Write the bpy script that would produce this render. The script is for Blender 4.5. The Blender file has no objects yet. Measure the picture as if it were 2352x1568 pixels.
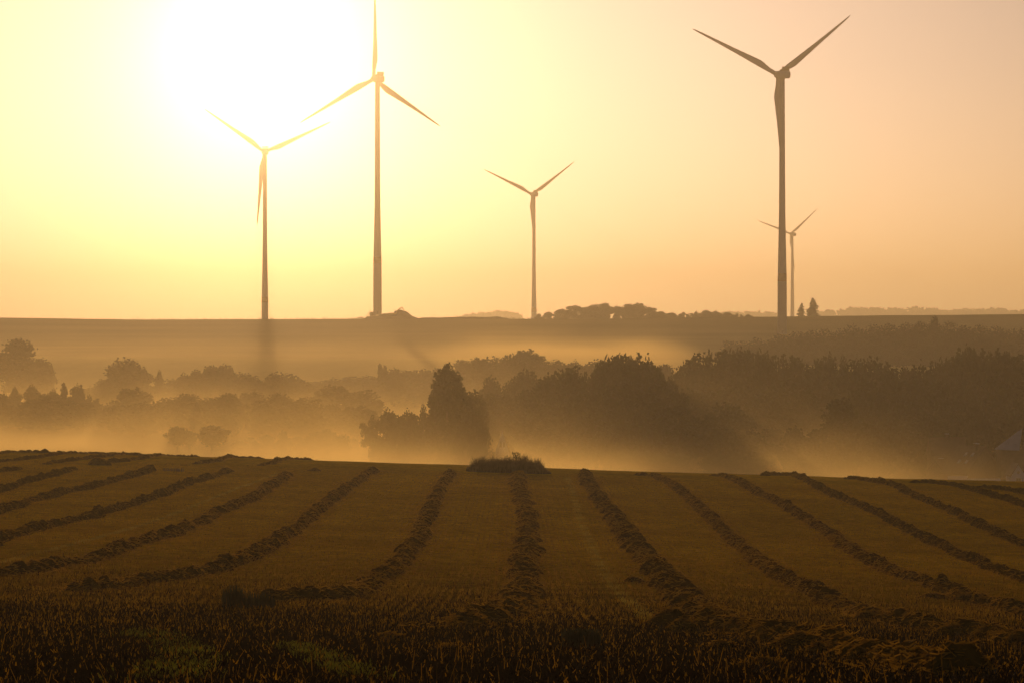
import bpy, math, random
import numpy as np
from mathutils import Vector, Matrix

random.seed(7)
RNG = np.random.default_rng(11)
scene = bpy.context.scene
COL = scene.collection
F = 6533.0            # focal length of the camera in units of a 2352 px wide frame (100 mm lens)

# ------------------------------------------------------------------ materials
def new_mat(name):
    m = bpy.data.materials.new(name); m.use_nodes = True
    nt = m.node_tree; nt.nodes.clear()
    out = nt.nodes.new('ShaderNodeOutputMaterial')
    return m, nt, out

def principled(name, col, rough=0.8, var=0.25, scale=1.0, bump=0.0, bscale=5.0, metal=0.0, transl=0.0, coords='Object', attr=None, spec=0.3, stretch=(1,1,1)):
    m, nt, out = new_mat(name)
    N = nt.nodes.new; L = nt.links.new
    b = N('ShaderNodeBsdfPrincipled'); b.inputs['Roughness'].default_value = rough
    b.inputs['Metallic'].default_value = metal
    b.inputs['Specular IOR Level'].default_value = spec
    tc = N('ShaderNodeTexCoord'); mp = N('ShaderNodeMapping'); mp.inputs['Scale'].default_value = stretch
    L(tc.outputs[coords], mp.inputs['Vector'])
    no = N('ShaderNodeTexNoise'); no.inputs['Scale'].default_value = scale; no.inputs['Detail'].default_value = 6
    no.inputs['Roughness'].default_value = 0.65
    L(mp.outputs[0], no.inputs['Vector'])
    mr = N('ShaderNodeMapRange'); mr.inputs['From Min'].default_value = 0.3; mr.inputs['From Max'].default_value = 0.7
    mr.inputs['To Min'].default_value = 1 - var; mr.inputs['To Max'].default_value = 1 + var
    L(no.outputs['Fac'], mr.inputs['Value'])
    mx = N('ShaderNodeVectorMath'); mx.operation = 'SCALE'
    if attr:
        a = N('ShaderNodeAttribute'); a.attribute_name = attr; L(a.outputs['Color'], mx.inputs[0])
    else:
        mx.inputs[0].default_value = col
    L(mr.outputs[0], mx.inputs['Scale'])
    L(mx.outputs[0], b.inputs['Base Color'])
    if bump > 0:
        n2 = N('ShaderNodeTexNoise'); n2.inputs['Scale'].default_value = bscale; n2.inputs['Detail'].default_value = 5
        L(mp.outputs[0], n2.inputs['Vector'])
        bp = N('ShaderNodeBump'); bp.inputs['Strength'].default_value = 1.0; bp.inputs['Distance'].default_value = bump
        L(n2.outputs['Fac'], bp.inputs['Height']); L(bp.outputs[0], b.inputs['Normal'])
    if transl > 0:
        t = N('ShaderNodeBsdfTranslucent'); L(mx.outputs[0], t.inputs['Color'])
        ms = N('ShaderNodeMixShader'); ms.inputs[0].default_value = transl
        L(b.outputs[0], ms.inputs[1]); L(t.outputs[0], ms.inputs[2]); L(ms.outputs[0], out.inputs['Surface'])
    else:
        L(b.outputs[0], out.inputs['Surface'])
    return m

M = {}
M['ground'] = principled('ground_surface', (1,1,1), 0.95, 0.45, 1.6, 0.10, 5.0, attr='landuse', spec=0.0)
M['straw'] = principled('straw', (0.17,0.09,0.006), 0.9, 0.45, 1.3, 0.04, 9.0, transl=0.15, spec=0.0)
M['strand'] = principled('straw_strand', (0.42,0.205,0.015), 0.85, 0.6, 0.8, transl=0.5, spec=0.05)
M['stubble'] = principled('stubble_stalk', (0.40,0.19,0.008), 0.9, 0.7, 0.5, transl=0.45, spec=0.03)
M['shadedweed'] = principled('shaded_dry_weed', (0.012,0.005,0.0008), 0.8, 0.7, 0.3, transl=0.25, spec=0.06)  # near-black: foreground shade is put into the weed colour
M['grass'] = principled('green_grass', (0.22,0.20,0.015), 0.8, 0.5, 0.5, transl=0.5, spec=0.05)
M['paletrack'] = principled('pale_regrowth', (0.46,0.30,0.03), 0.9, 0.6, 0.5, transl=0.5, spec=0.0)
M['tallgrass'] = principled('tall_dry_grass', (0.20,0.14,0.065), 0.7, 0.4, 1.0, transl=0.45, spec=0.2)
M['darkgrass'] = principled('dark_herb', (0.055,0.06,0.02), 0.7, 0.4, 1.0, transl=0.25, spec=0.2)
M['leaf1'] = principled('leaf_oak', (0.040,0.050,0.012), 0.7, 0.35, 0.25, transl=0.3, spec=0.2)
M['leaf2'] = principled('leaf_lime', (0.055,0.060,0.018), 0.7, 0.35, 0.25, transl=0.3, spec=0.2)
M['leaf3'] = principled('leaf_conifer', (0.040,0.05,0.02), 0.7, 0.35, 0.25, transl=0.2, spec=0.2)
M['bark'] = principled('bark', (0.09,0.065,0.045), 0.9, 0.3, 2.0, 0.03, 8.0)
M['earth'] = principled('dug_earth', (0.17,0.12,0.075), 0.95, 0.3, 0.8, 0.1, 3.0)
M['white'] = principled('turbine_paint', (0.72,0.71,0.68), 0.45, 0.05, 0.2, spec=0.4)
M['concrete'] = principled('concrete_tower', (0.62,0.61,0.58), 0.7, 0.08, 0.3, spec=0.2)
M['band'] = principled('marking_band', (0.40,0.13,0.07), 0.5, 0.08, 0.3)
M['grey'] = principled('grey_metal', (0.22,0.22,0.22), 0.5, 0.15, 1.0, metal=0.3)
M['machine'] = principled('machine_paint', (0.55,0.36,0.06), 0.5, 0.15, 1.0)
M['dark'] = principled('dark_rubber', (0.03,0.03,0.03), 0.7, 0.2, 2.0)
M['glass'] = principled('window_glass', (0.05,0.055,0.06), 0.08, 0.1, 1.0, spec=0.8)
M['render'] = principled('white_render', (0.78,0.78,0.76), 0.85, 0.06, 0.8)
M['brick'] = principled('brown_wall', (0.22,0.14,0.09), 0.9, 0.2, 1.5)
M['tile'] = principled('roof_tile', (0.13,0.07,0.05), 0.7, 0.25, 1.2, 0.03, 6.0)
M['tin'] = principled('tin_sky_sheen', (0.55,0.54,0.52), 0.35, 0.12, 0.6, spec=0.8)  # pale base colour stands in for sky reflected off the metal
M['frame'] = principled('window_frame_paint', (0.5,0.42,0.32), 0.6, 0.1, 1.0)

# ------------------------------------------------------------------ mesh helpers
def mesh_np(name, V, faces_flat, n, mat, smooth=False, matidx=None):
    """V (k,3); faces_flat int array (m,n) of quads or tris (or a list of such arrays)."""
    if not isinstance(faces_flat, (list, tuple)): faces_flat = [faces_flat]
    me = bpy.data.meshes.new(name)
    V = np.asarray(V, np.float32)
    me.vertices.add(len(V)); me.vertices.foreach_set('co', V.ravel())
    loops = np.concatenate([np.asarray(f, np.int32).ravel() for f in faces_flat])
    tot = np.concatenate([np.full(len(f), np.asarray(f).shape[1], np.int32) for f in faces_flat])
    start = np.concatenate([[0], np.cumsum(tot)[:-1]]).astype(np.int32)
    me.loops.add(len(loops)); me.loops.foreach_set('vertex_index', loops)
    me.polygons.add(len(tot)); me.polygons.foreach_set('loop_start', start); me.polygons.foreach_set('loop_total', tot)
    for m_ in (mat if isinstance(mat, (list, tuple)) else [mat]): me.materials.append(m_)
    if matidx is not None: me.polygons.foreach_set('material_index', np.asarray(matidx, np.int32))
    if smooth is True: me.polygons.foreach_set('use_smooth', np.ones(len(tot), bool))
    elif smooth is not False: me.polygons.foreach_set('use_smooth', np.asarray(smooth, bool))
    me.update(calc_edges=True); me.validate()
    return me

def link(name, me, parent=None, loc=None):
    o = bpy.data.objects.new(name, me); COL.objects.link(o)
    if parent: o.parent = parent
    if loc is not None: o.location = loc
    return o

def tag(o, label=None, cat=None, group=None, kind=None):
    if label: o['label'] = label
    if cat: o['category'] = cat
    if group: o['group'] = group
    if kind: o['kind'] = kind
    return o

def empty(name, loc, label, cat, group=None, rz=0):
    o = bpy.data.objects.new(name, None); COL.objects.link(o)
    o.location = loc; o.rotation_euler = (0,0,rz)
    return tag(o, label, cat, group)

class MB:
    def __init__(s): s.v = []; s.f = []
    def add(s, vs, fs):
        k = len(s.v); s.v += [tuple(v) for v in vs]; s.f += [tuple(i+k for i in f) for f in fs]; return s
    def box(s, c, d, rz=0, ry=0, rx=0):
        mt = Matrix.Translation(c) @ Matrix.Rotation(rz,4,'Z') @ Matrix.Rotation(ry,4,'Y') @ Matrix.Rotation(rx,4,'X')
        vs = [mt @ Vector((x*d[0]/2,y*d[1]/2,z*d[2]/2)) for x in(-1,1) for y in(-1,1) for z in(-1,1)]
        return s.add(vs, [(0,1,3,2),(4,6,7,5),(0,4,5,1),(2,3,7,6),(0,2,6,4),(1,5,7,3)])
    def tube(s, pts, rads, n=10, caps=True):
        rings = []
        for i,p in enumerate(pts):
            p = Vector(p); a = Vector(pts[max(i-1,0)]); b = Vector(pts[min(i+1,len(pts)-1)])
            t = (b-a).normalized(); u = t.orthogonal().normalized() if i==0 else (u - t*u.dot(t)).normalized(); w = t.cross(u)
            rings.append([p + (u*math.cos(2*math.pi*k/n) + w*math.sin(2*math.pi*k/n))*rads[i] for k in range(n)])
        vs = [v for r in rings for v in r]; fs = []
        for i in range(len(rings)-1):
            for k in range(n):
                a=i*n+k; b=i*n+(k+1)%n; fs.append((a,b,b+n,a+n))
        if caps: fs.append(tuple(range(n-1,-1,-1))); fs.append(tuple((len(rings)-1)*n+k for k in range(n)))
        return s.add(vs, fs)
    def rings(s, rs):      # list of rings (same count) -> closed loft with caps
        n = len(rs[0]); vs = [v for r in rs for v in r]; fs=[]
        for i in range(len(rs)-1):
            for k in range(n):
                a=i*n+k; b=i*n+(k+1)%n; fs.append((a,b,b+n,a+n))
        fs.append(tuple(range(n-1,-1,-1))); fs.append(tuple((len(rs)-1)*n+k for k in range(n)))
        return s.add(vs, fs)
    def prism(s, poly, y0, y1):    # polygon in XZ extruded along Y
        n=len(poly); vs=[(x,y0,z) for x,z in poly]+[(x,y1,z) for x,z in poly]
        fs=[tuple(range(n)), tuple(range(2*n-1,n-1,-1))]+[(i,i+n,(i+1)%n+n,(i+1)%n) for i in range(n)]
        return s.add(vs, fs)
    def build(s, name, mat, parent=None, smooth=False):
        me = bpy.data.meshes.new(name); me.from_pydata(s.v, [], s.f); me.materials.append(mat)
        if smooth:
            me.polygons.foreach_set('use_smooth', [True]*len(me.polygons))
        import bmesh
        bm = bmesh.new(); bm.from_mesh(me); bmesh.ops.recalc_face_normals(bm, faces=bm.faces); bm.to_mesh(me); bm.free()
        return link(name, me, parent)

# ------------------------------------------------------------------ noise
def hashn(ix, iy, seed):
    h = (ix.astype(np.int64)*374761393 + iy.astype(np.int64)*668265263 + seed*1442695041) & 0xffffffff
    h = ((h ^ (h >> 13)) * 1274126177) & 0xffffffff
    return ((h ^ (h >> 16)) & 0xffff) / 65535.0
def vnoise(x, y, seed=0):
    x = np.asarray(x, float); y = np.asarray(y, float)
    x, y = np.broadcast_arrays(x, y)
    ix = np.floor(x); iy = np.floor(y); fx = x-ix; fy = y-iy
    fx = fx*fx*(3-2*fx); fy = fy*fy*(3-2*fy)
    a = hashn(ix,iy,seed); b = hashn(ix+1,iy,seed); c = hashn(ix,iy+1,seed); d = hashn(ix+1,iy+1,seed)
    return (a*(1-fx)+b*fx)*(1-fy) + (c*(1-fx)+d*fx)*fy - 0.5
def fbm(x, y, seed=0, o=4):
    s = 0; a = 1
    for i in range(o): s = s + a*vnoise(x*2**i, y*2**i, seed+i*17); a *= 0.5
    return s

# ------------------------------------------------------------------ terrain (eye level of the camera is z = 0, view along +Y)
PD = np.array([-400,-100,0,20,45,61,84,110,136,150,187,230,270,300,330,360,400,470,560,650,800,950,1100,1250,1400,1620,1800,1900,2100,2500,3300,4000,5000,6000,7000,9000,12000.])
PZ = np.array([10,1.5,-1.75,-3.45,-5.45,-6.75,-8.5,-10.1,-11.2,-11.6,-12.65,-13.35,-13.8,-14.05,-14.6,-15.9,-18.4,-23.2,-27.5,-29.6,-29.6,-27,-21,-12,-5.5,4,14.6,14.2,6,-2,-2,5,25,46,54,60,60.])
def pchip(x, xp, yp):
    h = np.diff(xp); d = np.diff(yp)/h; m = np.zeros_like(yp)
    for i in range(1,len(xp)-1):
        if d[i-1]*d[i] > 0:
            w1 = 2*h[i]+h[i-1]; w2 = h[i]+2*h[i-1]; m[i] = (w1+w2)/(w1/d[i-1]+w2/d[i])
    m[0]=d[0]; m[-1]=d[-1]
    x = np.clip(x, xp[0], xp[-1]); k = np.clip(np.searchsorted(xp, x, side='right')-1, 0, len(xp)-2)
    t = (x-xp[k])/h[k]
    return ((1+2*t)*(1-t)**2)*yp[k] + t*(1-t)**2*h[k]*m[k] + t*t*(3-2*t)*yp[k+1] + t*t*(t-1)*h[k]*m[k+1]
def sstep(a,b,x):
    t = np.clip((x-a)/(b-a),0,1); return t*t*(3-2*t)
def ground(x, y):
    x = np.asarray(x, float); y = np.asarray(y, float)
    z = pchip(y, PD, PZ)
    near = sstep(30,110,y)*(1-sstep(380,520,y))
    xe = 90*np.tanh(x/90)
    z = z - 0.034*xe*near
    xv = 220*np.tanh(x/220)
    z = z - 0.052*xv*sstep(430,620,y)*(1-sstep(760,1150,y))
    z = z + 0.9*sstep(20,0,np.abs(x+38)+0*y)*0 
    hill = sstep(1500,1800,y)*(1-sstep(2000,2500,y))
    z = z + hill*np.interp(x, [-2000,-323,-227,-85,50,158,323,2000],[2,0.4,-0.9,-0.3,-0.4,0.9,2.6,8])
    z = z + sstep(4500,6000,y)*10*np.tanh((x-100)/900)
    z = z + 0.16*fbm(x/14, y/20, 3, 3)*sstep(40,120,y)*(1-sstep(500,800,y)) + 0.05*fbm(x/2.2,y/2.2,9,2)*(1-sstep(380,500,y))
    z = z + 1.2*fbm(x/120, y/160, 5, 3)*sstep(500,900,y)*(1-sstep(1500,1750,y)) + 3*fbm(x/500,y/400,8,3)*sstep(2300,3500,y)
    z = z + 0.25*fbm(x/30, y/30, 15, 3)*sstep(1500,1700,y)*(1-sstep(2100,2500,y))
    return z
def gz(x,y): return float(ground(x,y))
def at(px, d): return (px-1176.0)/F*d
def zt(py, d): return -(py-784.0)/F*d
_ds = np.concatenate([np.arange(25,420,0.25)])
def hit(px, py):
    """where the sight line through a frame point meets the field"""
    X = (px-1176)/F*_ds; Z = -(py-784)/F*_ds
    below = Z <= ground(X,_ds)
    if not below.any():
        k = int(np.argmin(Z-ground(X,_ds)))
    else: k = int(np.argmax(below))
    return float(X[k]), float(_ds[k])

xs_ = np.concatenate([np.arange(0,75,0.9), 75*1.045**np.arange(0,112)])
xs_ = np.concatenate([-xs_[:0:-1], xs_])
ys_ = np.concatenate([np.arange(-120,20,4), np.arange(20,60,0.6), np.arange(60,440,0.9), 440*1.013**np.arange(0,255)])
XX, YY = np.meshgrid(xs_, ys_)
ZZ = ground(XX, YY)
nx, ny = len(xs_), len(ys_)
V = np.stack([XX.ravel(), YY.ravel(), ZZ.ravel()],1)
idx = np.arange(nx*ny).reshape(ny,nx)
Q = np.stack([idx[:-1,:-1].ravel(), idx[:-1,1:].ravel(), idx[1:,1:].ravel(), idx[1:,:-1].ravel()],1)
me = mesh_np('ground', V, Q, 4, M['ground'], True)
# land use: what grows where, plus foreground shade put into the near colour
def landuse(x, y):
    def c(*a): return np.array(a)[None,:]
    n = fbm(x/9, y/9, 21, 3)[:,None]
    x_ = x[:,None]; y_ = y[:,None]
    stub = c(.60,.325,.006)*(1+0.35*n)
    rows = fbm(x*1.7, y/40, 31, 2)[:,None]
    stub = stub*(1+0.15*rows)
    dark = c(.007,.003,.0004)*(1+0.5*n)  # foreground shade painted into the soil, fading out with distance
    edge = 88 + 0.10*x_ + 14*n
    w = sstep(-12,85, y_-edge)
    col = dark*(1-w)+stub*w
    meadow = c(.10,.10,.035)
    w = sstep(370,400,y_); col = col*(1-w)+meadow*w
    hill = c(.27,.21,.075)*(1+0.25*fbm(x/60,y/18,41,3)[:,None]+0.30*fbm(x/260,y/7,43,3)[:,None])
    w = sstep(1330,1345,y_+0.12*x_); 
    lush = c(.36,.33,.10)*(1+0.15*n)
    w0 = sstep(1000,1020,y_); col = col*(1-w0)+lush*w0
    col = col*(1-w)+hill*w
    w = sstep(2050,2200,y_); col = col*(1-w)+c(.13,.11,.05)*w
    return np.clip(col,0,1)
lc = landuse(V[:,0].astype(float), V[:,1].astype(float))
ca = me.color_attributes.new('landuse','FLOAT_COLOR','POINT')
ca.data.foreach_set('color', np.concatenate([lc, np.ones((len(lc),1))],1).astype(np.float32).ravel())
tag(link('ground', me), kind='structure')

# ------------------------------------------------------------------ blades
def blades(P, h, w, lean=0.25, rng=RNG, face=0.0, curved=False):
    """thin upright blades at points P (n,3); returns verts and tri/quads"""
    n = len(P); ang = rng.uniform(0, math.pi, n)
    if face: ang = rng.normal(0, face, n)
    h = h*rng.uniform(.55,1.25,n); w = w*rng.uniform(.6,1.4,n)
    dx = np.cos(ang)*w/2; dy = np.sin(ang)*w/2
    lx = rng.normal(0,lean,n)*h; ly = rng.normal(0,lean,n)*h
    A = P + np.stack([-dx,-dy,-0.03+0*dx],1); B = P + np.stack([dx,dy,-0.03+0*dx],1)
    C = P + np.stack([lx+dx*.35,ly+dy*.35,h],1); D = P + np.stack([lx-dx*.35,ly-dy*.35,h],1)
    V = np.stack([A,B,C,D],1).reshape(-1,3); Q = np.arange(4*n).reshape(n,4)
    return V, Q

def scatter(n, d0, d1, spread=0.215, power=1.0, rng=RNG):
    u = rng.uniform(0,1,n); d = (d0**power + u*(d1**power-d0**power))**(1/power)
    x = rng.uniform(-spread,spread,n)*d
    return x, d

# stubble: near part standing stalks
x, y = scatter(330000, 62, 300, power=1.0)
keep = (y > 88+0.10*x + 14*fbm(x/9,y/9,21,3) + RNG.normal(8,20,len(x)))
x = x[keep]; y = y[keep]
x = np.where(RNG.uniform(0,1,len(x))<.6, np.round(x/0.36)*0.36 + RNG.normal(0,.05,len(x)), x)
P = np.stack([x,y,ground(x,y)],1)
V, Q = blades(P, 0.12, 0.026, 0.3)
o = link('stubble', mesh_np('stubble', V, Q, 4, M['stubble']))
tag(o, 'cut golden cereal stubble standing between the straw windrows', 'stubble', kind='stuff')
# weedy headland in front, with the foreground shade put into its colour
x, y = scatter(330000, 26, 150, power=1.0)
keep = (y < 92+0.10*x + 14*fbm(x/9,y/9,21,3) + RNG.normal(4,24,len(x)))
x = x[keep]; y = y[keep]
dens = fbm(x/1.7, y/3.2, 77, 3)
keep = dens > RNG.uniform(-.5,.45,len(x)); x=x[keep]; y=y[keep]
P = np.stack([x,y,ground(x,y)],1)
V, Q = blades(P, 0.17, 0.018, 0.45)
Vt, Qt_ = blades(P[::45]+np.array([0,0,0.]), 0.42, 0.016, 0.2)
x2 = x[::3]; y2 = y[::3]
P2 = np.stack([x2,y2,ground(x2,y2)+RNG.uniform(.05,.26,len(x2))],1)
V2, Q2 = blades(P2, 0.035, 0.03, 0.9)
o = link('weedy_headland', mesh_np('weedy_headland', np.concatenate([V,V2,Vt]), np.concatenate([Q,Q2+len(V),Qt_+len(V)+len(V2)]), 4, [M['shadedweed'],M['stubble']], matidx=np.concatenate([(RNG.uniform(0,1,len(Q))<.03), (RNG.uniform(0,1,len(Q2))<.22),(RNG.uniform(0,1,len(Qt_))<.4)]).astype(int)))
tag(o, 'shade-darkened trampled weeds and dry stalks covering the foreground edge of the field', 'weeds', kind='stuff')

def patch(name, label, pts, n, h, w, sig, mats, cat='grass'):
    X=[];Y=[]
    pts = [hit(*p) for p in pts]
    for i in range(len(pts)-1):
        (xa,ya),(xb,yb) = pts[i],pts[i+1]
        L = math.hypot(xb-xa,yb-ya); k = int(n*L)+1
        t = RNG.uniform(0,1,k); X.append(xa+(xb-xa)*t+RNG.normal(0,sig,k)); Y.append(ya+(yb-ya)*t+RNG.normal(0,sig*1.3,k))
    X=np.concatenate(X);Y=np.concatenate(Y)
    keep = fbm(X/.9,Y/2.5,55,3) > RNG.uniform(-.6,.35,len(X)); X=X[keep];Y=Y[keep]
    P = np.stack([X,Y,ground(X,Y)],1)
    V,Q = blades(P,h,w,0.5)
    o = link(name, mesh_np(name,V,Q,4,mats)); tag(o,label,cat,kind='stuff'); return o

def zA(p): return (p[0]*.3592, 1005+p[1]*.3592)
def zB(p): return (775.2+p[0]*.3592, 1005+p[1]*.3592)
def zC(p): return (1548.1+p[0]*.3592, 1005+p[1]*.3592)
patch('green_wheel_track','pale green regrowth in the wheel track between two windrows right of centre',[zB(p) for p in [(1470,250),(1520,400),(1560,550),(1620,680),(1680,820),(1750,930),(1850,1040),(1950,1110),(2040,1180)]], 62, .10,.03,.20,M['paletrack'])
patch('green_wheel_track','thin pale green wheel track slanting across the left of the field',[zA(p) for p in [(0,800),(200,745),(400,700),(600,650),(800,590),(1000,530),(1200,455),(1400,370),(1500,330),(1650,275),(1780,225)]], 58, .10,.03,.14,M['paletrack'])
patch('green_weed_patch','low green weeds among the dark headland at the bottom left',[zA(p) for p in [(900,1240),(1050,1300),(1150,1350),(1180,1420),(1120,1490),(1000,1560)]], 230, .12,.045,.30,M['grass'],'weeds')
patch('green_weed_patch','low green weeds at the bottom edge left of centre',[zA(p) for p in [(1850,1330),(2000,1380),(2120,1440),(2250,1500),(2330,1560)]], 230, .12,.045,.22,M['grass'],'weeds')
for lab,pts in (('scattered pale loose straw beside the windrow right of the centre',[zB((1850,900)),zB((1950,920))]),):
    pass

# ------------------------------------------------------------------ straw windrows
def resample(pts, step):
    pts = np.array(pts); 
    # smooth in ground plane
    seg = np.hypot(*np.diff(pts,axis=0).T); s = np.concatenate([[0],np.cumsum(seg)])
    keep = np.concatenate([[True], seg>0.05]); pts=pts[keep]; s=s[keep]
    n = max(int(s[-1]/step),6); t = np.linspace(0,s[-1],n)
    x = np.interp(t,s,pts[:,0]); y = np.interp(t,s,pts[:,1])
    win = max(3,int(3.0/step)|1)
    if n > 2*win:
        k = np.hanning(win+2)[1:-1]; k/=k.sum()
        px_ = np.pad(x,win//2,mode='reflect',reflect_type='odd'); py_ = np.pad(y,win//2,mode='reflect',reflect_type='odd')
        x = np.convolve(px_,k,'valid'); y = np.convolve(py_,k,'valid')
    return x,y,t
NW = 0
def windrow(pts, label, width=1.55, height=.36, name='straw_windrow', group='straw windrows lying across the stubble field', end0=True, end1=True, rough=1.0):
    global NW; NW += 1; sd = 100+NW*7
    g = [hit(*p) for p in pts]
    dm = min(p[1] for p in g)
    x,y,t = resample(g, 0.11 if dm<170 else 0.16)
    n = len(x); m = 19
    tx = np.gradient(x); ty = np.gradient(y); L = np.hypot(tx,ty)+1e-9; tx/=L; ty/=L
    u = np.linspace(-1,1,m)
    wv = width/2*(1+0.55*fbm(t/3.1,0*t+sd,sd,3)+0.30*vnoise(t/0.6,0*t,sd+1))
    tl = t[-1]
    e = np.ones(n)
    if end0: e = e*np.sqrt(np.clip(t/1.4,0.02,1))
    if end1: e = e*np.sqrt(np.clip((tl-t)/1.4,0.02,1))
    T,U = np.meshgrid(t,u,indexing='ij')
    W = (wv*(0.5+0.5*e))[:,None]
    off = 0.28*fbm(t/4.0,0*t+3,sd+2,3)*rough
    # draped clumps: arcs lying across the row, each with a steep front
    ph = T/1.15 + 0.9*fbm(T/2.4,U*0.9,sd+3,2) - 0.38*U*U*1.3 + 0.35*U*(1 if NW%2 else -1)
    saw = ph-np.floor(ph)
    clump = np.clip(np.where(saw<.5, saw*2, (1-saw)*2),0,1)**.7
    amp = 0.55+0.75*(vnoise(np.floor(ph)*3.7, U*0.8, sd+4)+.5)
    prof = np.clip(1-np.abs(U)**2.4,0,1)**0.75
    H = height*e[:,None]*prof*np.clip(1.0+0.5*fbm(T/6.0,0*U,sd+12,3),.6,1.35)*(0.26+1.05*clump*amp + 0.40*rough*fbm(T/0.45,U*2.4,sd+5,4)+0.45*fbm(T/2.6,U,sd+6,2))
    ux = U*W + off[:,None]
    ux = ux + 0.20*width*vnoise(T/0.5,U*1.5,sd+9)
    X = x[:,None] + (-ty)[:,None]*ux; Y = y[:,None]+tx[:,None]*ux
    Z = ground(X,Y) + np.maximum(H,0) - 0.03
    Z[:,0]-=.08; Z[:,-1]-=.08
    V = np.stack([X.ravel(),Y.ravel(),Z.ravel()],1)
    idx = np.arange(n*m).reshape(n,m)
    Q = np.stack([idx[:-1,:-1].ravel(), idx[:-1,1:].ravel(), idx[1:,1:].ravel(), idx[1:,:-1].ravel()],1)
    # straw strands lying on the surface
    dens = 60 if dm<140 else (24 if dm<220 else 10)
    k = int(tl*width*dens)
    ri = RNG.integers(0,n-1,k); rj = RNG.integers(1,m-1,k)
    P = V[idx[ri,rj]]
    ang = RNG.normal(0,0.9,k) + np.arctan2(tx[ri],-ty[ri]); ln = RNG.uniform(.10,.32,k); wd = .022
    D = np.stack([np.cos(ang),np.sin(ang),RNG.normal(.05,.35,k)],1)*ln[:,None]
    S = np.stack([-np.sin(ang)*wd*.5,np.cos(ang)*wd*.5,0*ang+wd*.5],1)
    P = P+np.array([0,0,.02])
    VS = np.stack([P-D*.5-S,P-D*.5+S,P+D*.5+S,P+D*.5-S],1).reshape(-1,3)
    QS = np.arange(4*k).reshape(k,4)+len(V)
    k2 = int(tl*(26 if dm<140 else 12)); ri2 = RNG.integers(0,n-1,k2); o2 = RNG.normal(0,width*.62,k2)
    cx = x[ri2]-ty[ri2]*o2+RNG.normal(0,.1,k2); cy = y[ri2]+tx[ri2]*o2+RNG.normal(0,.1,k2)
    P = np.stack([cx,cy,ground(cx,cy)+RNG.uniform(.02,.11,k2)],1)
    ang = RNG.uniform(0,6.28,k2); ln = RNG.uniform(.08,.28,k2)
    D = np.stack([np.cos(ang),np.sin(ang),RNG.normal(.0,.25,k2)],1)*ln[:,None]; S = np.stack([-np.sin(ang)*.011,np.cos(ang)*.011,0*ang+.012],1)
    VC = np.stack([P-D*.5-S,P-D*.5+S,P+D*.5+S,P+D*.5-S],1).reshape(-1,3)
    VS = np.concatenate([VS,VC]); QS = np.arange(4*(k+k2)).reshape(k+k2,4)+len(V)
    # chaff strewn on the stubble beside the row
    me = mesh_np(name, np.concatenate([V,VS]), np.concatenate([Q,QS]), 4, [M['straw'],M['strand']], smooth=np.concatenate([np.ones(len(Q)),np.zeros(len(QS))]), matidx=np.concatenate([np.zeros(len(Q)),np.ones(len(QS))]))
    return tag(link(name, me), label, 'windrow', group)

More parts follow.
